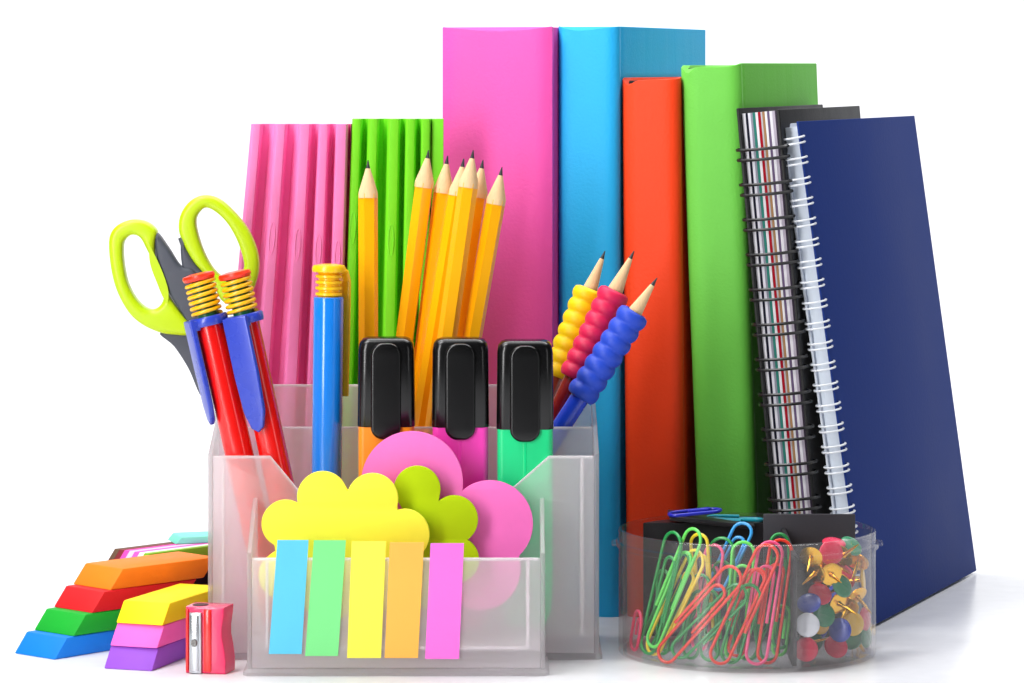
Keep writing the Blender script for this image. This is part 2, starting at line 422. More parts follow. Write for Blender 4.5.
rim(W_notch, [(bx0+a+.05, ym, 7.46), (PX(270, BY), ym, 7.46), (PX(300, BY), ym, 6.15), (PX(508, BY), ym, 6.15), (PX(549, BY), ym, 7.46), (bx1-a-.05, ym, 7.46)], .05)
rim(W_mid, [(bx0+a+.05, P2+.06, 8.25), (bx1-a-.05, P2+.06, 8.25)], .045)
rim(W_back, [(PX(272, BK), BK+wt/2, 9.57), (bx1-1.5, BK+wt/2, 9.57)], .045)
FZ = 1.03

# ------------------------------------------------------------------ pencils
wood = mat('pencil_wood', (232, 196, 150), rough=0.75, spec=0.2, bump=0.3, bscale=40, var=0.12, vscale=40, stretch=(4, 4, .5))
lead = mat('pencil_lead', (52, 50, 54), rough=0.35, spec=0.5)
def pencil_parts(t, L, body, r=0.37, cone=1.22, seg=6):
    bm = bm_(); lathe(bm, [(r, 0), (r, L-cone-.06), (r*.97, L-cone)], seg); finish(bm, 'body', body, t, smooth=20)
    bm = bm_(); lathe(bm, [(r*.985, L-cone-.22), (r*.985, L-cone), (r*.24, L-.32)], 24); finish(bm, 'wood_tip', wood, t, smooth=30)
    bm = bm_(); lathe(bm, [(r*.235, L-.33), (r*.05, L)], 16); finish(bm, 'lead', lead, t, smooth=40)
def seg_thing(name, label, cat, base, tip, group, roll=0):
    base = Vector(base); tip = Vector(tip)
    return thing(name, label, cat, base, axis_rot(tip-base, roll), group), (tip-base).length
yel = mat('pencil_yellow', (255, 176, 0), rough=0.32, spec=0.45, coat=0.3, var=0.04)
SEGS = []
Yp = [  # label, tip px, tip Y, base px, base Y
 ('lone upright yellow pencil standing in front of the green fluted slab', (368, 160), 2.9, 369, 2.1, 10),
 ('yellow pencil set apart to the left of the tight pencil bunch', (428.6, 150), 3.9, 370, 3.9, 25),
 ('second yellow pencil of the fanned bunch counted from the green slab', (447.6, 155.7), 4.2, 393, 4.05, 5),
 ('yellow pencil in the bunch with its tip just beside the tallest one', (463.8, 158.6), 3.45, 391, 3.05, 15),
 ('tallest yellow pencil at the front of the bunch', (473.3, 150), 2.6, 408, 2.15, 0),
 ('yellow pencil half hidden behind the tallest one of the bunch', (483, 160), 3.9, 415, 3.75, 20),
 ('yellow pencil leaning furthest over the pink book', (502, 167), 3.0, 424, 2.85, 12),
]
for lb, tp, ty, bxp, by, roll in Yp:
    tip = P(tp[0], tp[1], ty); base = Vector((PX(bxp, by), by, FZ+.04))
    t, L = seg_thing('pencil', lb, 'pencil', base, tip, 'yellow pencils in the organiser', roll)
    pencil_parts(t, L, yel); SEGS.append((base, tip))
Gp = [
 ('pencil with a bumpy yellow rubber grip beside the blue book', (605, 251), 4.75, 466, 4.0, (252, 214, 0), (150, 60, 40), 1.55, 4.9),
 ('pencil with a bumpy crimson rubber grip between the other two grip pencils', (634, 251), 3.4, 462, 3.0, (226, 30, 84), (140, 24, 30), 1.65, 5.1),
 ('blue pencil with a bumpy blue rubber grip in front of the orange book', (657, 278), 1.95, 440, 2.3, (36, 74, 200), (30, 70, 215), 1.5, 5.1),
]
for lb, tp, ty, bxp, by, gc, bc, g0, g1 in Gp:
    tip = P(tp[0], tp[1], ty); base = Vector((PX(bxp, by), by, FZ+.1))
    t, L = seg_thing('grip_pencil', lb, 'pencil', base, tip, 'pencils with rubber grips')
    pencil_parts(t, L, mat('paint_%d_%d_%d' % bc, bc, 0.25, 0.5, coat=.4), r=0.36, cone=2.0, seg=24)
    bm = bm_(); nb = 7; pr = []
    z1 = L-g0; z0 = L-g0-(g1-g0)-0.25
    for i in range(nb):
        for k in range(8):
            u = k/8; pr.append((0.51+0.10*math.sin(math.pi*u)**0.8, z0+(z1-z0)*(i+u)/nb))
    pr.append((0.42, z1)); pr = [(0.37, z0)]+pr+[(0.36, z1)]
    lathe(bm, pr, 28, cap=False); finish(bm, 'rubber_grip', mat('grip_%d_%d_%d' % gc, gc, 0.5, 0.4, bump=.1, bscale=60), t, smooth=80)
    SEGS.append((base, tip))

# ------------------------------------------------------------------ highlighters
capm = mat('black_gloss_plastic', (10, 10, 11), rough=0.24, spec=0.5, var=0.02)
def highlighter(lb, xp, rgb, topy, Y):
    x = PX(xp, Y); top = P(xp, topy, Y).z; Hh = top-FZ-.02
    body = mat('marker_%d_%d_%d' % rgb, rgb, 0.3, 0.45, coat=.3, var=.03)
    t = thing('highlighter', lb, 'highlighter', (x, Y, FZ+.02), None, 'highlighter pens')
    zc = Hh-3.28
    bm = bm_()
    loft(bm, [(0, .72, .42, .2, 0, 0), (.25, .80, .5, .2, 0, 0), (.6, .95, .58, .22, 0, 0), (1.6, 1.02, .62, .24, 0, 0), (zc+.3, 1.03, .62, .24, 0, 0)])
    b = finish(bm, 'body', body, t, smooth=40)
    bm = bm_()
    loft(bm, [(zc, 1.04, .64, .30, 0, 0), (zc+.04, 1.06, .66, .32, 0, 0), (Hh-.45, 1.03, .64, .34, 0, 0), (Hh-.2, .99, .60, .34, 0, 0), (Hh-.06, .88, .5, .3, 0, 0), (Hh, .72, .36, .24, 0, 0)])
    c = finish(bm, 'cap', capm, t, smooth=50)
    out = []
    for px_, pz in rrect(.56, 1.78, .46, 8): out.append((px_, pz+Hh-1.95))
    bm = shape([out], .26, .11, 4)
    bmesh.ops.translate(bm, vec=(0, -.66, 0), verts=bm.verts)
    finish(bm, 'clip', capm, c, smooth=50)
    bm = bm_(); box(bm, (0, -.62, zc/2+.6), (.12, .03, zc-2.2), .01); 
    finish(bm, 'side_ridge', body, b)
highlighter('orange highlighter with a black cap beside the blue pen', 386.5, (255, 150, 24), 337, .15)
highlighter('pink highlighter with a black cap between the orange and green ones', 460.5, (252, 66, 190), 337.5, .15)
highlighter('mint green highlighter with a black cap at the end of the highlighter row', 525, (20, 226, 140), 339.5, .15)

# ------------------------------------------------------------------ spring pens
def spring(bm, r, z0, z1, turns, wr):
    n = int(turns*20)
    tube(bm, [(r*math.cos(2*math.pi*turns*i/n), r*math.sin(2*math.pi*turns*i/n), z0+(z1-z0)*i/n) for i in range(n+1)], wr, 8)
redp = mat('pen_red', (228, 18, 14), 0.22, 0.5, coat=.4); bluep = mat('pen_clip_blue', (46, 66, 180), 0.28, 0.5, coat=.2)
yelp = mat('pen_yellow', (250, 186, 0), 0.3, 0.5, coat=.2); grnp = mat('pen_rod_green', (16, 120, 60), 0.35); rbtn = mat('pen_button_red', (240, 50, 20), 0.3)
def clip_part(parent, m, z1, ln, w, off, az, tipf=.5):
    out = [(-w/2, z1), (w/2, z1), (w/2, z1-ln*.5), (w/2*.85, z1-ln*.82), (w/2*tipf, z1-ln*.96), (0, z1-ln), (-w/2*tipf, z1-ln*.96), (-w/2*.85, z1-ln*.82), (-w/2, z1-ln*.5)]
    bm = shape([out], .2, .06, 3)
    bmesh.ops.translate(bm, vec=(0, -off, 0), verts=bm.verts)
    box(bm, (0, -off+.12, z1-.22), (w*.98, .3, .38), .04)
    bmesh.ops.rotate(bm, cent=(0, 0, 0), matrix=Matrix.Rotation(R(az), 3, 'Z'), verts=bm.verts)
    return finish(bm, 'clip', m, parent, smooth=45)
def spring_pen(lb, base, tip, az, ln):
    t, L = seg_thing('spring_pen', lb, 'pen', base, tip, 'red spring pens')
    zc = L-1.95
    bm = bm_(); lathe(bm, [(.40, 0), (.50, .5), (.53, 1.2), (.53, zc+.02)], 28); finish(bm, 'barrel', redp, t, smooth=50)
    bm = bm_(); lathe(bm, [(.54, zc), (.70, zc+.02), (.73, zc+.1), (.73, zc+.3), (.69, zc+.36), (.4, zc+.36)], 28); col = finish(bm, 'collar', bluep, t, smooth=35)
    bm = bm_(); lathe(bm, [(.36, zc+.3), (.36, L-.15)], 20); finish(bm, 'inner_rod', grnp, t, smooth=50)
    bm = bm_(); spring(bm, .52, zc+.40, L-.25, 6.2, .075); finish(bm, 'spring', yelp, t, smooth=80)
    bm = bm_(); lathe(bm, [(.44, L-.26), (.58, L-.22), (.62, L-.12), (.58, L-.02), (.3, L+.03)], 28); finish(bm, 'push_button', rbtn, t, smooth=40)
    clip_part(col, bluep, zc+.33, ln, .98, .74, az)
    return L
b1 = Vector((PX(279, -.45), -.45, FZ+.05)); t1 = P(198, 274, -.25)
b2 = Vector((PX(311, -.5), -.5, FZ+.05)); t2 = P(234, 272, -.35)
spring_pen('red pen with yellow spring and its blue clip turned to the side', b1, t1, -70, 3.9)
spring_pen('red pen with yellow spring and its blue clip facing forward', b2, t2, -22, 4.3)
SEGS += [(b1, t1), (b2, t2)]
tip = P(329, 264, .65); base = Vector((PX(325, .65), .65, FZ+.05)); L = (tip-base).length
t = thing('push_pen', 'bright blue pen with ribbed yellow top and orange yellow clip standing upright', 'pen', base, axis_rot(tip-base))
SEGS.append((base, tip)); zc = L-1.25
bm = bm_(); lathe(bm, [(.42, 0), (.53, .8), (.56, 1.5), (.56, zc), (.52, zc+.03), (.4, zc+.03)], 32); finish(bm, 'barrel', mat('pen_blue', (16, 128, 232), .18, .5, coat=.5), t, smooth=45)
yo = mat('pen_orange_yellow', (252, 196, 20), .3, .5, coat=.3)
bm = bm_(); pr = [(.44, zc)]
for i in range(4): pr += [(.38, zc+.05+.22*i), (.50, zc+.10+.22*i), (.50, zc+.18+.22*i), (.38, zc+.22+.22*i)]
pr += [(.44, zc+.93), (.62, zc+.97), (.64, zc+1.08), (.58, zc+1.2), (.3, zc+1.25)]
lathe(bm, pr, 32); pt = finish(bm, 'ribbed_top', yo, t, smooth=40)
bm = bm_()
for (x0, z0), (x1, z1) in zip([(.45, zc+1.05), (.72, zc+.95), (.84, zc+.6), (.84, zc-.4)], [(.72, zc+.95), (.84, zc+.6), (.84, zc-.4), (.78, zc-3.7)]):
    tube(bm, [(x0, .0, z0), (x1, .0, z1)], .12, 10)
for v in bm.verts: v.co.y *= 2.6
bmesh.ops.rotate(bm, cent=(0, 0, 0), matrix=Matrix.Rotation(R(48), 3, 'Z'), verts=bm.verts)
finish(bm, 'clip', yo, pt, smooth=50)

# ------------------------------------------------------------------ scissors
SY = 2.95
def z7(p):
    v = P(p[0]/3.79+90, p[1]/3.79+180, SY); return (v.x, v.z)
lime = mat('handle_lime', (184, 214, 8), .36, .45, bump=.05, bscale=40); greyr = mat('handle_grey', (72, 76, 86), .5, .4, bump=.1, bscale=60)
steel = mat('blade_steel', (190, 192, 196), .25, .5, metal=1.0)
org_sc = Vector((PX(285, SY), SY, FZ+.05))
t = thing('scissors', 'scissors with lime green and grey loop handles standing tips down', 'scissors', org_sc)
def sc_part(name, loops, th, bev, m, dy=0, parent=None):
    lp = [[(x-org_sc.x, z-org_sc.z) for x, z in [z7(p) for p in l]] for l in loops]
    lp = [spl(l, 5) for l in lp]
    bm = shape(lp, th, bev, 4)
    bmesh.ops.translate(bm, vec=(0, dy, 0), verts=bm.verts)
    return finish(bm, name, m, parent or t, smooth=50)
h1 = sc_part('handle', [[(75, 260), (80, 205), (110, 168), (160, 150), (215, 158), (255, 192), (248, 240), (252, 310), (277, 380), (303, 440), (345, 500), (385, 552), (378, 584), (320, 584), (265, 575), (200, 545), (150, 500), (108, 425), (86, 350)],
  [(127, 262), (133, 228), (160, 207), (192, 216), (217, 260), (244, 315), (267, 370), (282, 425), (275, 465), (245, 489), (210, 481), (175, 446), (146, 390), (131, 322)]], .95, .20, lime)
h2 = sc_part('handle', [[(338, 190), (345, 130), (380, 80), (430, 58), (490, 72), (550, 125), (600, 190), (632, 265), (640, 330), (625, 400), (595, 450), (545, 475), (500, 455), (470, 400), (430, 350), (395, 310), (360, 250)],
  [(402, 150), (430, 108), (465, 112), (515, 155), (555, 220), (580, 290), (584, 335), (560, 368), (520, 374), (480, 350), (445, 300), (415, 225)]], .95, .20, lime, .12)
sc_part('grip_inlay', [[(256, 200), (300, 258), (345, 325), (395, 340), (430, 420), (420, 540), (380, 548), (343, 492), (308, 437), (284, 380), (260, 310), (250, 245)]], .78, .14, greyr, 0, h1)
sc_part('grip_inlay', [[(345, 212), (362, 250), (398, 312), (440, 360), (472, 420), (480, 500), (420, 520), (385, 430), (350, 325)]], .78, .14, greyr, .12, h2)
sc_part('shank', [[(268, 577), (320, 630), (375, 715), (430, 830), (500, 830), (470, 700), (420, 585)]], .5, .08, greyr, .05, h1)
sc_part('blade', [[(455, 800), (540, 800), (640, 1150), (700, 1420), (690, 1500), (660, 1480), (570, 1200)]], .2, .04, steel, -.12)
sc_part('blade', [[(435, 800), (520, 800), (650, 1180), (720, 1440), (725, 1520), (690, 1500), (560, 1150)]], .2, .04, steel, .12)

# ------------------------------------------------------------------ sticky notes in the tray
def lobed(name, lb, cs, cen, Y, th, rgb, tilt=-3.0):
    m = mat('note_%d_%d_%d' % rgb, rgb, .8, .15, bump=.12, bscale=50, var=.03, vscale=30)
    v0 = P(cen[0], cen[1], Y)
    k = (DIST+Y)/F
    cc = [((x-cen[0])*k, -(y-cen[1])*k, r*k) for x, y, r in cs]
    out = unit_circ(cc, 0, 0)
    zmin = min(p[1] for p in out)
    base = Vector((v0.x, Y, FZ+.02))
    dz = v0.z-base.z
    if dz+zmin < 0: out = [(x, max(z, -dz)) for x, z in out]
    bm = shape([[(x, z+dz) for x, z in out]], th, .02, 1)
    o = finish(bm, name, m, smooth=35, loc=base)
    o.rotation_euler = (R(tilt), 0, 0)
    return tag(o, lb, 'sticky notes', 'shaped sticky note pads')
lobed('sticky_note_pad', 'yellow cloud shaped sticky note pad standing at the front of the tray',
      [(285, 524, 23.5), (322, 497, 25), (372, 500, 26), (404, 535, 25.5), (283, 575, 24), (330, 590, 30), (385, 585, 25), (345, 540, 46), (310, 545, 35), (375, 550, 35)], (345, 545), -3.35, .55, (250, 240, 70))
lobed('sticky_note_pad', 'lime green flower shaped sticky note pad between the yellow and pink pads',
      [(417, 490, 23.5), (454, 520, 24), (456, 560, 23), (425, 585, 23), (385, 530, 24), (425, 535, 32)], (425, 538), -2.65, .4, (176, 204, 10))
lobed('sticky_note_pad', 'large pink two lobed sticky note pad at the back of the tray',
      [(412, 483, 51), (490, 524, 43), (440, 560, 48), (480, 570, 40), (400, 560, 40)], (440, 525), -1.95, .4, (248, 118, 196))
fl_ = [('cyan', (277.6, 308.6, 539.8), (268.7, 301.5, 654), (96, 196, 230)), ('mint green', (314, 346, 540), (305, 338, 656), (126, 224, 138)),
       ('yellow', (351.7, 386, 541), (347, 381, 658), (250, 238, 84)), ('orange', (390, 424, 542), (384.5, 418, 658), (250, 184, 84)), ('bright pink', (430.6, 464, 543), (425, 459, 659), (244, 118, 216))]
for nm, (a0, a1, ay), (b0, b1_, by), rgb in fl_:
    Yf = FY-.06
    B = P(b0, by, Yf); B2 = P(b1_, by, Yf); A1 = P(a0, ay, Yf); A2 = P(a1, ay, Yf)
    n = 8; bm = bm_(); rows = []
    for i in range(n+1):
        u = i/n; l = B.lerp(A1, u); r = B2.lerp(A2, u); cv = -.10*max(0, u-.85)/.15
        rows.append([bm.verts.new(Vector((p.x-B.x, cv+dy, p.z-B.z))) for p, dy in ((l, 0), (r, 0), (r, .05), (l, .05))])
    for A, Bq in zip(rows, rows[1:]):
        for k in range(4): bm.faces.new((A[k], A[(k+1) % 4], Bq[(k+1) % 4], Bq[k]))
    bm.faces.new(rows[0]); bm.faces.new(rows[-1])
    o = finish(bm, 'page_flag', mat('flag_%d_%d_%d' % rgb, rgb, .7, .2, bump=.06, var=.03), smooth=30, loc=B)
    tag(o, '%s page flag strip stuck on the front of the organiser tray' % nm, 'page flag', 'page flag strips')

# ------------------------------------------------------------------ erasers
def eraser(lb, rgb, x, y, z, th, L=4.6, W=1.85, h=.745, sl=.62, grp='stacked erasers', layers=None):
    bm = bm_()
    poly = [(0, 0), (L, 0), (L+sl, h), (sl, h)]
    if layers:
        ms = []; n = len(layers)
        for i, c in enumerate(layers):
            prism(bm, poly, 'y', W*i/n, W*(i+1)/n-.006, mi=i, bev=.015)
            ms.append(mat('rubber_%d_%d_%d' % c, c, .6, .3, bump=.1, bscale=30))
    else:
        prism(bm, poly, 'y', 0, W, bev=.055)
        ms = mat('rubber_%d_%d_%d' % rgb, rgb, .6, .3, bump=.12, bscale=30, var=.05, vscale=12)
    o = finish(bm, 'eraser', ms, smooth=35, loc=(x, y, z))
    o.rotation_euler = (0, 0, R(th))
    return tag(o, lb, 'eraser', grp)
th1 = 49; d1 = Vector((math.cos(R(th1)), math.sin(R(th1)), 0)); Yb = 78660/(660-65)-DIST
p0 = Vector((PX(54.5, Yb), Yb, 0.005))
for i, (nm, c, w) in enumerate((('blue', (8, 124, 220), 'bottom of the four eraser stack'), ('green', (16, 166, 44), 'second from bottom in the four eraser stack'), ('red', (214, 26, 32), 'third up in the four eraser stack'), ('orange', (250, 128, 20), 'top of the four eraser stack'))):
    q = p0+d1*(.92*i)
    eraser('%s slanted eraser at the %s' % (nm, w) if i in (0, 3) else '%s slanted eraser %s' % (nm, w), c, q.x, q.y, .005+.75*i, th1-1.2*i, W=2.25)
th2 = 72; d2 = Vector((math.cos(R(th2)), math.sin(R(th2)), 0)); Yb = 78660/(671.5-65)-DIST
p0 = Vector((PX(151.8, Yb), Yb, 0.005))
for i, (nm, c, w) in enumerate((('violet', (146, 78, 200), 'at the bottom of the three eraser stack'), ('pink', (244, 104, 196), 'in the middle of the three eraser stack'), ('yellow', (252, 222, 8), 'on top of the three eraser stack'))):
    q = p0+d2*(.48*i)
    eraser('%s slanted eraser %s' % (nm, w), c, q.x, q.y, .005+.75*i, th2-1.5*i, W=1.9)
# a further stack behind
th3 = 52; d3 = Vector((math.cos(R(th3)), math.sin(R(th3)), 0))
p0 = Vector((PX(107, 3.8), 3.8, .005))
for i, (lb, c, ly) in enumerate((('dark blue eraser at the bottom of the rear stack', (20, 24, 60), None), ('violet eraser second from bottom in the rear stack', (130, 40, 130), None),
       ('black eraser under the striped one in the rear stack', (24, 20, 26), None),
       ('eraser striped in lime, white, pink and brown on the rear stack', None, [(120, 176, 30), (244, 226, 214), (240, 86, 184), (246, 190, 220), (236, 70, 170), (120, 30, 40), (96, 70, 50)]))):
    q = p0+d3*(.55*i)
    eraser(lb, c, q.x, q.y, .005+.75*i, th3-2*i, W=1.9 if not ly else 2.1, grp='erasers stacked behind', layers=ly)
q = p0+d3*3.4+Vector((.1, 1.7, 0))
eraser('pale teal eraser lying on top of the rear stack', (120, 212, 190), q.x, q.y, .005+.75*4, 18, L=2.6, W=1.5, h=.28, sl=.25, grp='erasers stacked behind')

# ------------------------------------------------------------------ pencil sharpener
SK = .92; Yb = -3.55
t = thing('pencil_sharpener', 'small red pink plastic pencil sharpener with metal blade beside the eraser stack', 'sharpener', (PX(210, Yb), Yb, 0.005), Matrix.Rotation(R(-14), 3, 'Z'))
t.scale = (.86*SK, .95*SK, 1.03*SK)
out = [(-.93, 0), (-.40, 0), (.2, 0), (.97, 0), (.98, .5), (.90, 1.0), (.80, 1.4), (.80, 1.75), (.88, 2.2), (.90, 2.52), (.3, 2.52), (-.4, 2.52), (-.92, 2.52), (-.92, 2.2), (-.84, 1.75), (-.82, 1.3), (-.88, .8)]
rp = mat('sharpener_pink', (232, 26, 92), .25, .5, coat=.4)
bm = shape([out], 1.3, .06, 3); body = finish(bm, 'body', rp, t, smooth=40)
for x, w in ((.13, .36), (-.83, .14)):
    bm = bm_(); box(bm, (x, -.66, 1.26), (w, .16, 2.36), .05); finish(bm, 'grip_ridge', mat('sharpener_red', (240, 36, 36), .25, .5, coat=.4), body)
bm = bm_(); box(bm, (-.42, -.70, 1.16), (.58, .14, 2.30), .03); wed = finish(bm, 'metal_wedge', mat('magnesium', (196, 198, 204), .32, .5, metal=1.0), t)
bm = bm_(); box(bm, (-.46, -.80, 1.16), (.40, .05, 2.1), .01); finish(bm, 'blade', steel, wed)
bm = bm_(); lathe(bm, [(.13, 0), (.15, .03), (.13, .09), (.05, .09), (.045, .05)], 20); bmesh.ops.rotate(bm, cent=(0, 0, 0), matrix=Matrix.Rotation(R(90), 3, 'X'), verts=bm.verts); bmesh.ops.translate(bm, vec=(-.44, -.82, 1.17), verts=bm.verts)
finish(bm, 'screw', mat('screw_steel', (110, 108, 106), .35, .5, metal=1.0), wed)
bm = bm_(); tube(bm, [(-.42, -.1, 2.515), (-.42, -.1, 2.54)], .36, 24); finish(bm, 'hole_shade_disc', mat('hole_shade', (60, 8, 20), .6), body)  # no hole is cut; its shade is painted as a dark disc

# ------------------------------------------------------------------ round clear box
BX, BYc, BR, BH = PX(747, .6), .6, 4.78, 4.62
t = thing('round_box', 'round clear plastic box with black divider holding paper clips and push pins', 'box', (BX, BYc, 0))
bm = bm_()
pr = [(BR-.25, .02), (BR-.06, .03), (BR, .10), (BR, 3.95), (BR+.10, 4.0), (BR+.10, 4.16), (BR, 4.2), (BR, BH-.04), (BR-.05, BH), (BR-.13, BH), (BR-.15, BH-.04), (BR-.15, .2)]
lathe(bm, pr, 96, cap=False); finish(bm, 'side_wall', CLEAR, t, smooth=40)
bm = bm_(); lathe(bm, [(BR-.18, .04), (BR-.17, .16)], 96); finish(bm, 'base', CLEAR, t, smooth=40)
for sx in (-1, 1):
    bm = bm_(); box(bm, (sx*(BR+.14), 0, 4.08), (.22, .5, .2), .04); finish(bm, 'latch', CLEAR, t)
dk = mat('black_insert', (34, 32, 36), .45, .35, bump=.1, bscale=60)
ri = BR-.22
xd = PX(791, -2)-BX
bm = bm_()
arc = [(ri*math.cos(R(a)), max(1.3, ri*math.sin(R(a)))) for a in range(30, 147, 4)]
prism(bm, [(p[0], p[1]) for p in arc], 'z', .2, 4.5, bev=.03)
ins = finish(bm, 'insert', dk, t, smooth=40)
bm = bm_(); box(bm, (PX(810, 1.5)-BX, 1.22, 3.95), (PX(856, 1.5)-PX(764, 1.5), .12, 2.1), .03); finish(bm, 'insert_wall', mat('dark_grey_insert', (62, 60, 66), .5, .3, bump=.1), ins)
bm = bm_(); box(bm, (-1.2, 2.6, 4.62), (3.2, 2.2, .16), .03, rot=Matrix.Rotation(R(6), 3, 'Y')); finish(bm, 'insert_lid', dk, ins)
bm = bm_(); prism(bm, [(-math.sqrt(ri*ri-xd*xd)+.02, .2), (1.6, .2), (1.6, 4.5), (-math.sqrt(ri*ri-xd*xd)+.02, 4.2)], 'x', xd-.08, xd+.08, bev=.02); finish(bm, 'divider', dk, t)

# paper clips -------------------------------------------------------------
def clip_path(L, w, flip=1):
    r1 = w/2; pts = []
    def arc(cx, cz, r, a0, a1, n=9):
        for i in range(n+1):
            a = R(a0+(a1-a0)*i/n); pts.append((flip*(cx+r*math.cos(a)), 0, cz+r*math.sin(a)))
    pts.append((flip*r1, 0, L*.30))
    arc(0, L-r1, r1, 0, 180)
    r2 = r1*.84
    arc(-r1+r2, r2, r2, 180, 360)
    r3 = r1*.64; x2 = -r1+2*r2
    arc(x2-r3, L*.80-r3, r3, 0, 180)
    pts.append((flip*(x2-2*r3), 0, L*.34))
    # keep the crossing legs from meeting: lift the inner loop
    n = len(pts)
    return [Vector((p[0], .10*max(0, (i-n*.45)/n)*2-.03, p[2])) for i, p in enumerate(pts)]
CC = {'green': (24, 150, 70), 'light green': (104, 226, 96), 'red': (236, 52, 28), 'pink': (248, 84, 140), 'yellow': (250, 216, 40), 'light blue': (52, 160, 232), 'dark blue': (36, 44, 190), 'rose': (226, 40, 90), 'turquoise': (20, 150, 170)}
def pclip(lb, col, top, bot, k, dk_=0.0, flip=1, w=.86, grp='paper clips in the round box'):
    def wallp(px, py, kk):
        Y = -2.5
        for _ in range(6):
            x = PX(px, Y)-BX; x = max(-ri+.3, min(ri-.3, x)); Y = BYc-math.sqrt(max(.01, (ri-.12)**2-x*x))+kk
        return P(px, py, Y)
    A = wallp(top[0], top[1], k+dk_); B = wallp(bot[0], bot[1], k)
    B.z = max(B.z, .27)
    ax = (A-B).normalized(); mid = (A+B)/2
    tx = Vector((-(mid.y-BYc), mid.x-BX, 0)).normalized()
    if tx.x < 0: tx = -tx
    xd_ = (tx-ax*tx.dot(ax)).normalized(); yd = ax.cross(xd_)
    rot = Matrix((xd_, yd, ax)).transposed()
    bm = bm_(); tube(bm, clip_path((A-B).length, w, flip), .061, 8)
    o = finish(bm, 'paper_clip', mat('clip_'+col, CC[col], .3, .5, coat=.2), smooth=60)
    o.matrix_world = Matrix.Translation(B*S) @ rot.to_4x4()
    return tag(o, lb, 'paper clip', grp)
PC = [
 ('tall green paper clip standing furthest from the divider in the round box', 'green', (676, 533), (648, 657), .40, .5, 1, 1.05),
 ('light green paper clip sticking above the rim beside the tall green one', 'light green', (697, 530), (650, 645), .12, .7, -1, .84),
 ('yellow paper clip with its loop just inside the rim', 'yellow', (700, 552), (652, 655), .62, .25, 1, .86),
 ('yellow paper clip showing inside the light green loop at the rim', 'yellow', (699, 534), (706, 640), 1.15, .3, -1, .7),
 ('green paper clip crossing behind the light green one', 'green', (688, 556), (644, 662), .84, .2, 1, .8),
 ('slanting red paper clip crossing the middle of the box front', 'red', (738, 570), (660, 663), .10, .12, -1, .88),
 ('slanting green paper clip lying under the slanting red one', 'green', (744, 588), (676, 656), .34, .1, 1, .8),
 ('long red paper clip whose lower loop touches the box floor centre', 'red', (771, 546), (718, 666), .12, .55, 1, .86),
 ('upright red paper clip next to the black divider', 'red', (782, 540), (764, 664), .52, .5, -1, .84),
 ('short red paper clip inside the long red one', 'red', (757, 570), (733, 655), .60, .2, -1, .72),
 ('pink paper clip standing between the two upright red ones', 'pink', (772, 542), (753, 667), .30, .6, -1, .9),
 ('pink paper clip low against the box wall furthest from the divider', 'rose', (640, 612), (634, 655), .22, .1, 1, .8),
 ('light blue paper clip poking out above the rim', 'light blue', (746, 524), (716, 590), 1.35, .9, 1, .72),
 ('green paper clip peeking up beside the divider', 'green', (779, 534), (782, 648), .95, .5, 1, .7),
 ('light green paper clip with its loop at the rim behind the red ones', 'light green', (744, 542), (736, 660), .95, .4, 1, .8),
 ('green paper clip standing behind the light blue one', 'green', (722, 538), (722, 655), 1.2, .5, -1, .9),
 ('thick green paper clip low behind the long red one', 'green', (752, 585), (730, 665), .40, .2, 1, .8),
 ('pink paper clip seen through the gap under the light blue one', 'pink', (716, 545), (700, 650), 1.45, .2, 1, .74),
 ('green paper clip standing close behind the pink one by the divider', 'light green', (783, 606), (777, 655), .95, .1, -1, .6),
]
for a in PC: pclip(a[0], a[1], a[2], a[3], a[4], a[5], a[6], a[7])
for col, tp, bt, k, fl2 in (('green', (664, 570), (664, 662), 1.1, 1), ('green', (703, 575), (688, 660), 1.0, -1), ('green', (708, 590), (712, 664), .8, 1), ('green', (764, 570), (768, 662), 1.1, -1), ('green', (738, 575), (752, 664), 1.35, 1), ('green', (694, 600), (664, 650), 1.5, 1), ('green', (770, 590), (742, 660), 1.55, -1)):
    pclip('green paper clip half buried behind the front clips', col, tp, bt, k, .2, fl2, .8)
# dark blue and turquoise clips lying on the black insert
for lb, col, px_, py_, ang, Yq in (('dark blue paper clip lying on the black insert lid', 'dark blue', 669, 519, -78, 2.2), ('turquoise paper clip lying on the insert in front of the black notebook', 'turquoise', 762, 517, 82, 3.2)):
    q = P(px_, py_, Yq); q.z = 4.95 if col == 'dark blue' else 4.62
    bm = bm_(); tube(bm, clip_path(2.0 if col == 'dark blue' else 2.6, .8), .068, 8)
    o = finish(bm, 'paper_clip', mat('clip_'+col, CC[col], .3, .5, coat=.2), smooth=60)
    X = Matrix.Rotation(R(ang), 4, 'Z') @ Matrix.Rotation(R(90 if col != 'dark blue' else 86), 4, 'X')
    o.matrix_world = Matrix.Translation(q*S) @ Matrix.Rotation(R(180), 4, 'Z') @ X
    tag(o, lb, 'paper clip', 'paper clips in the round box')

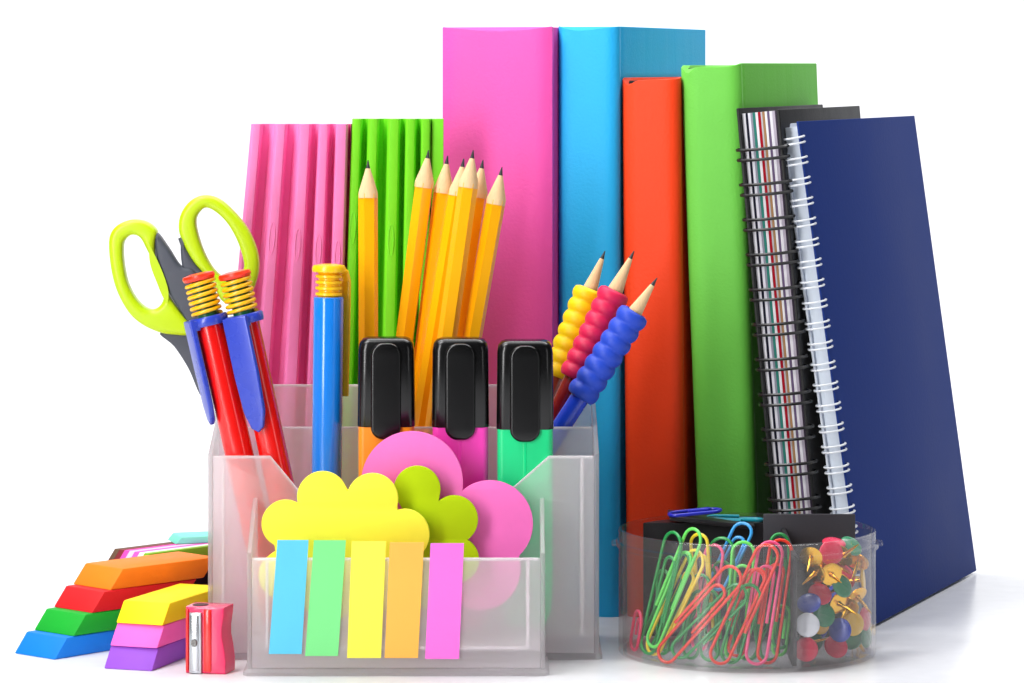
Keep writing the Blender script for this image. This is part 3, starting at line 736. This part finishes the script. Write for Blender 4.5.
# push pins ------------------------------------------------------------
brass = mat('pin_brass', (240, 186, 62), .25, .5, metal=1.0); pinst = mat('pin_steel', (214, 216, 222), .2, .5, metal=1.0)
TC = {'red': (216, 30, 74), 'blue': (52, 74, 180), 'green': (16, 130, 84), 'white': (236, 240, 246), 'yellow': (246, 196, 20), 'brass': (222, 164, 30)}
def pin(lb, col, px_, py_, k, nrm, metal=brass, r=.44):
    Y = -2
    for _ in range(6):
        x = max(-ri+.35, min(ri-.35, PX(px_, Y)-BX)); Y = BYc-math.sqrt(max(.01, (ri-.2)**2-x*x))+k
    c = P(px_, py_, Y); c.z = max(c.z, .2+.1+r*math.sqrt(max(0, 1-Vector(nrm).normalized().z**2)))
    t = thing('push_pin', lb, 'push pin', c, axis_rot(nrm), 'push pins in the round box')
    m = mat('pin_'+col, TC[col], .28, .5, coat=.2) if col != 'brass' else brass
    bm = bm_(); lathe(bm, [(r-.10, -.05), (r, -.02), (r, .015), (r-.03, .045), (r*.6, .06), (.05, .065)], 28); finish(bm, 'head', m, t, smooth=45)
    bm = bm_(); lathe(bm, [(.11, -.06), (.075, -.14), (.06, -.55), (.008, -.95)], 12); finish(bm, 'pin', metal, t, smooth=50)
f = (0, -1, .1)
PN = [('white push pin with its disc facing forward by the divider', 'white', 807.6, 625, .06, f),
 ('red push pin at the very bottom beside the divider', 'red', 806, 654, .08, f),
 ('blue push pin tilted just above the white one', 'blue', 809, 603, .45, (-.2, -.7, .75)),
 ('red push pin resting above the tilted blue one', 'red', 820, 594, .70, (.2, -.75, .6)),
 ('green push pin tucked behind the white one', 'green', 824, 615, .34, (.35, -.9, .3)),
 ('green push pin tilted high in the middle of the pins', 'green', 842, 586, .22, (.55, -.7, .45)),
 ('blue push pin facing forward beside the yellow one', 'blue', 840, 630, .14, (-.45, -.85, .1)),
 ('yellow push pin partly covered by the blue one', 'yellow', 853, 624, .34, (.35, -.9, .1)),
 ('red push pin near the bottom under the blue one', 'red', 836, 651, .30, (.2, -.8, .5)),
 ('red push pin edge on against the curved wall', 'red', 865, 619, .35, (.85, -.5, .1)),
 ('green push pin low against the curved wall', 'green', 866, 644, .35, (.85, -.5, .1)),
 ('red push pin topmost at the rim', 'red', 834, 543, 1.5, (.1, -.3, .95)),
 ('red push pin just below the topmost one', 'red', 831, 553, .6, (.1, -.9, .2)),
 ('green push pin at the top beside the curved wall', 'green', 851, 546, 1.0, (.4, -.6, .7)),
 ('red push pin in the middle of the brass pins', 'red', 842, 566, .75, (.5, .2, .6)),
 ('yellow push pin edge on by the curved wall', 'yellow', 863, 580, .4, (.95, -.2, .1)),
]
for a in PN: pin(a[0], a[1], a[2], a[3], a[4], a[5], pinst if a[1] in ('white',) or 'bottom' in a[0] else brass)
for i, (x, y, k, n) in enumerate(((811, 557, .5, (.2, .8, .4)), (843, 556, .55, (-.5, .6, -.5)), (831, 574, .35, (-.3, .9, .2)), (815, 573, .8, (.5, .7, .3)), (848, 606, .6, (.4, .8, .5)), (838, 603, .45, (-.6, .7, .3)), (857, 596, .7, (-.5, .6, .6)), (822, 566, 1.1, (.1, .9, .4)), (858, 562, .8, (.3, .7, .6)))):
    pin('brass push pin with its point turned outward among the coloured pins', 'brass', x, y, k, n, brass, .42)
for i in range(12):
    col = ('red', 'green', 'blue', 'yellow')[i % 4]
    pin('%s push pin deep in the heap behind the front pins' % col, col, 806+5.2*i*.95, 650-9*(i % 9)+rnd.uniform(-4, 4), 1.3+.35*(i % 3), (rnd.uniform(-1, 1), rnd.uniform(-1, 0), rnd.uniform(-.2, 1)))

# ------------------------------------------------------------------ camera
cam = bpy.data.cameras.new('camera'); co = bpy.data.objects.new('camera', cam); C.objects.link(co)
co.location = Vector((0, -DIST, CH))*S; co.rotation_euler = (R(90), 0, 0)
cam.sensor_width = 36; cam.lens = F/1024*36; cam.shift_y = -(341.5-HY)/1024
cam.clip_start = .05; cam.clip_end = 50
sc.camera = co

# ------------------------------------------------------------------ studio light
w = bpy.data.worlds.new('World'); sc.world = w; w.use_nodes = True
bg = w.node_tree.nodes['Background']; bg.inputs[0].default_value = (.97, .98, 1, 1); bg.inputs[1].default_value = WORLD = 0.03
def area(name, loc, at, sx, sy, power, col=(1, 1, 1)):
    l = bpy.data.lights.new(name, 'AREA'); l.shape = 'RECTANGLE'; l.size = sx; l.size_y = sy; l.energy = power; l.color = col
    o = bpy.data.objects.new(name, l); C.objects.link(o); o.location = loc
    o.rotation_euler = (Vector(at)-Vector(loc)).to_track_quat('-Z', 'Y').to_euler()
area('key_softbox', (-.36, -.46, .30), (0, .05, .16), .13, .54, 3.05)
area('high_softbox', (-.26, -.13, .62), (.02, .0, .1), .26, .26, 2.3)
area('fill_softbox', (.62, -.60, .30), (.03, .05, .16), .10, .5, .5)
area('added_floor_light', (.14, .16, 1.2), (.14, .16, 0), 1.3, .7, 8.2)  # added overhead light, out of view, to whiten the floor
area('added_backdrop_light', (0, .55, 1.5), (0, 1.6, .4), 2.2, .6, 38)  # added unseen light that turns the backdrop white

sc.view_settings.view_transform = 'Standard'; sc.view_settings.look = 'None'; sc.view_settings.exposure = 0; sc.view_settings.gamma = 1
cy = sc.cycles
cy.max_bounces = 24; cy.diffuse_bounces = 5; cy.glossy_bounces = 5; cy.transmission_bounces = 16; cy.transparent_max_bounces = 32
cy.use_denoising = True
cy.sample_clamp_indirect = 6
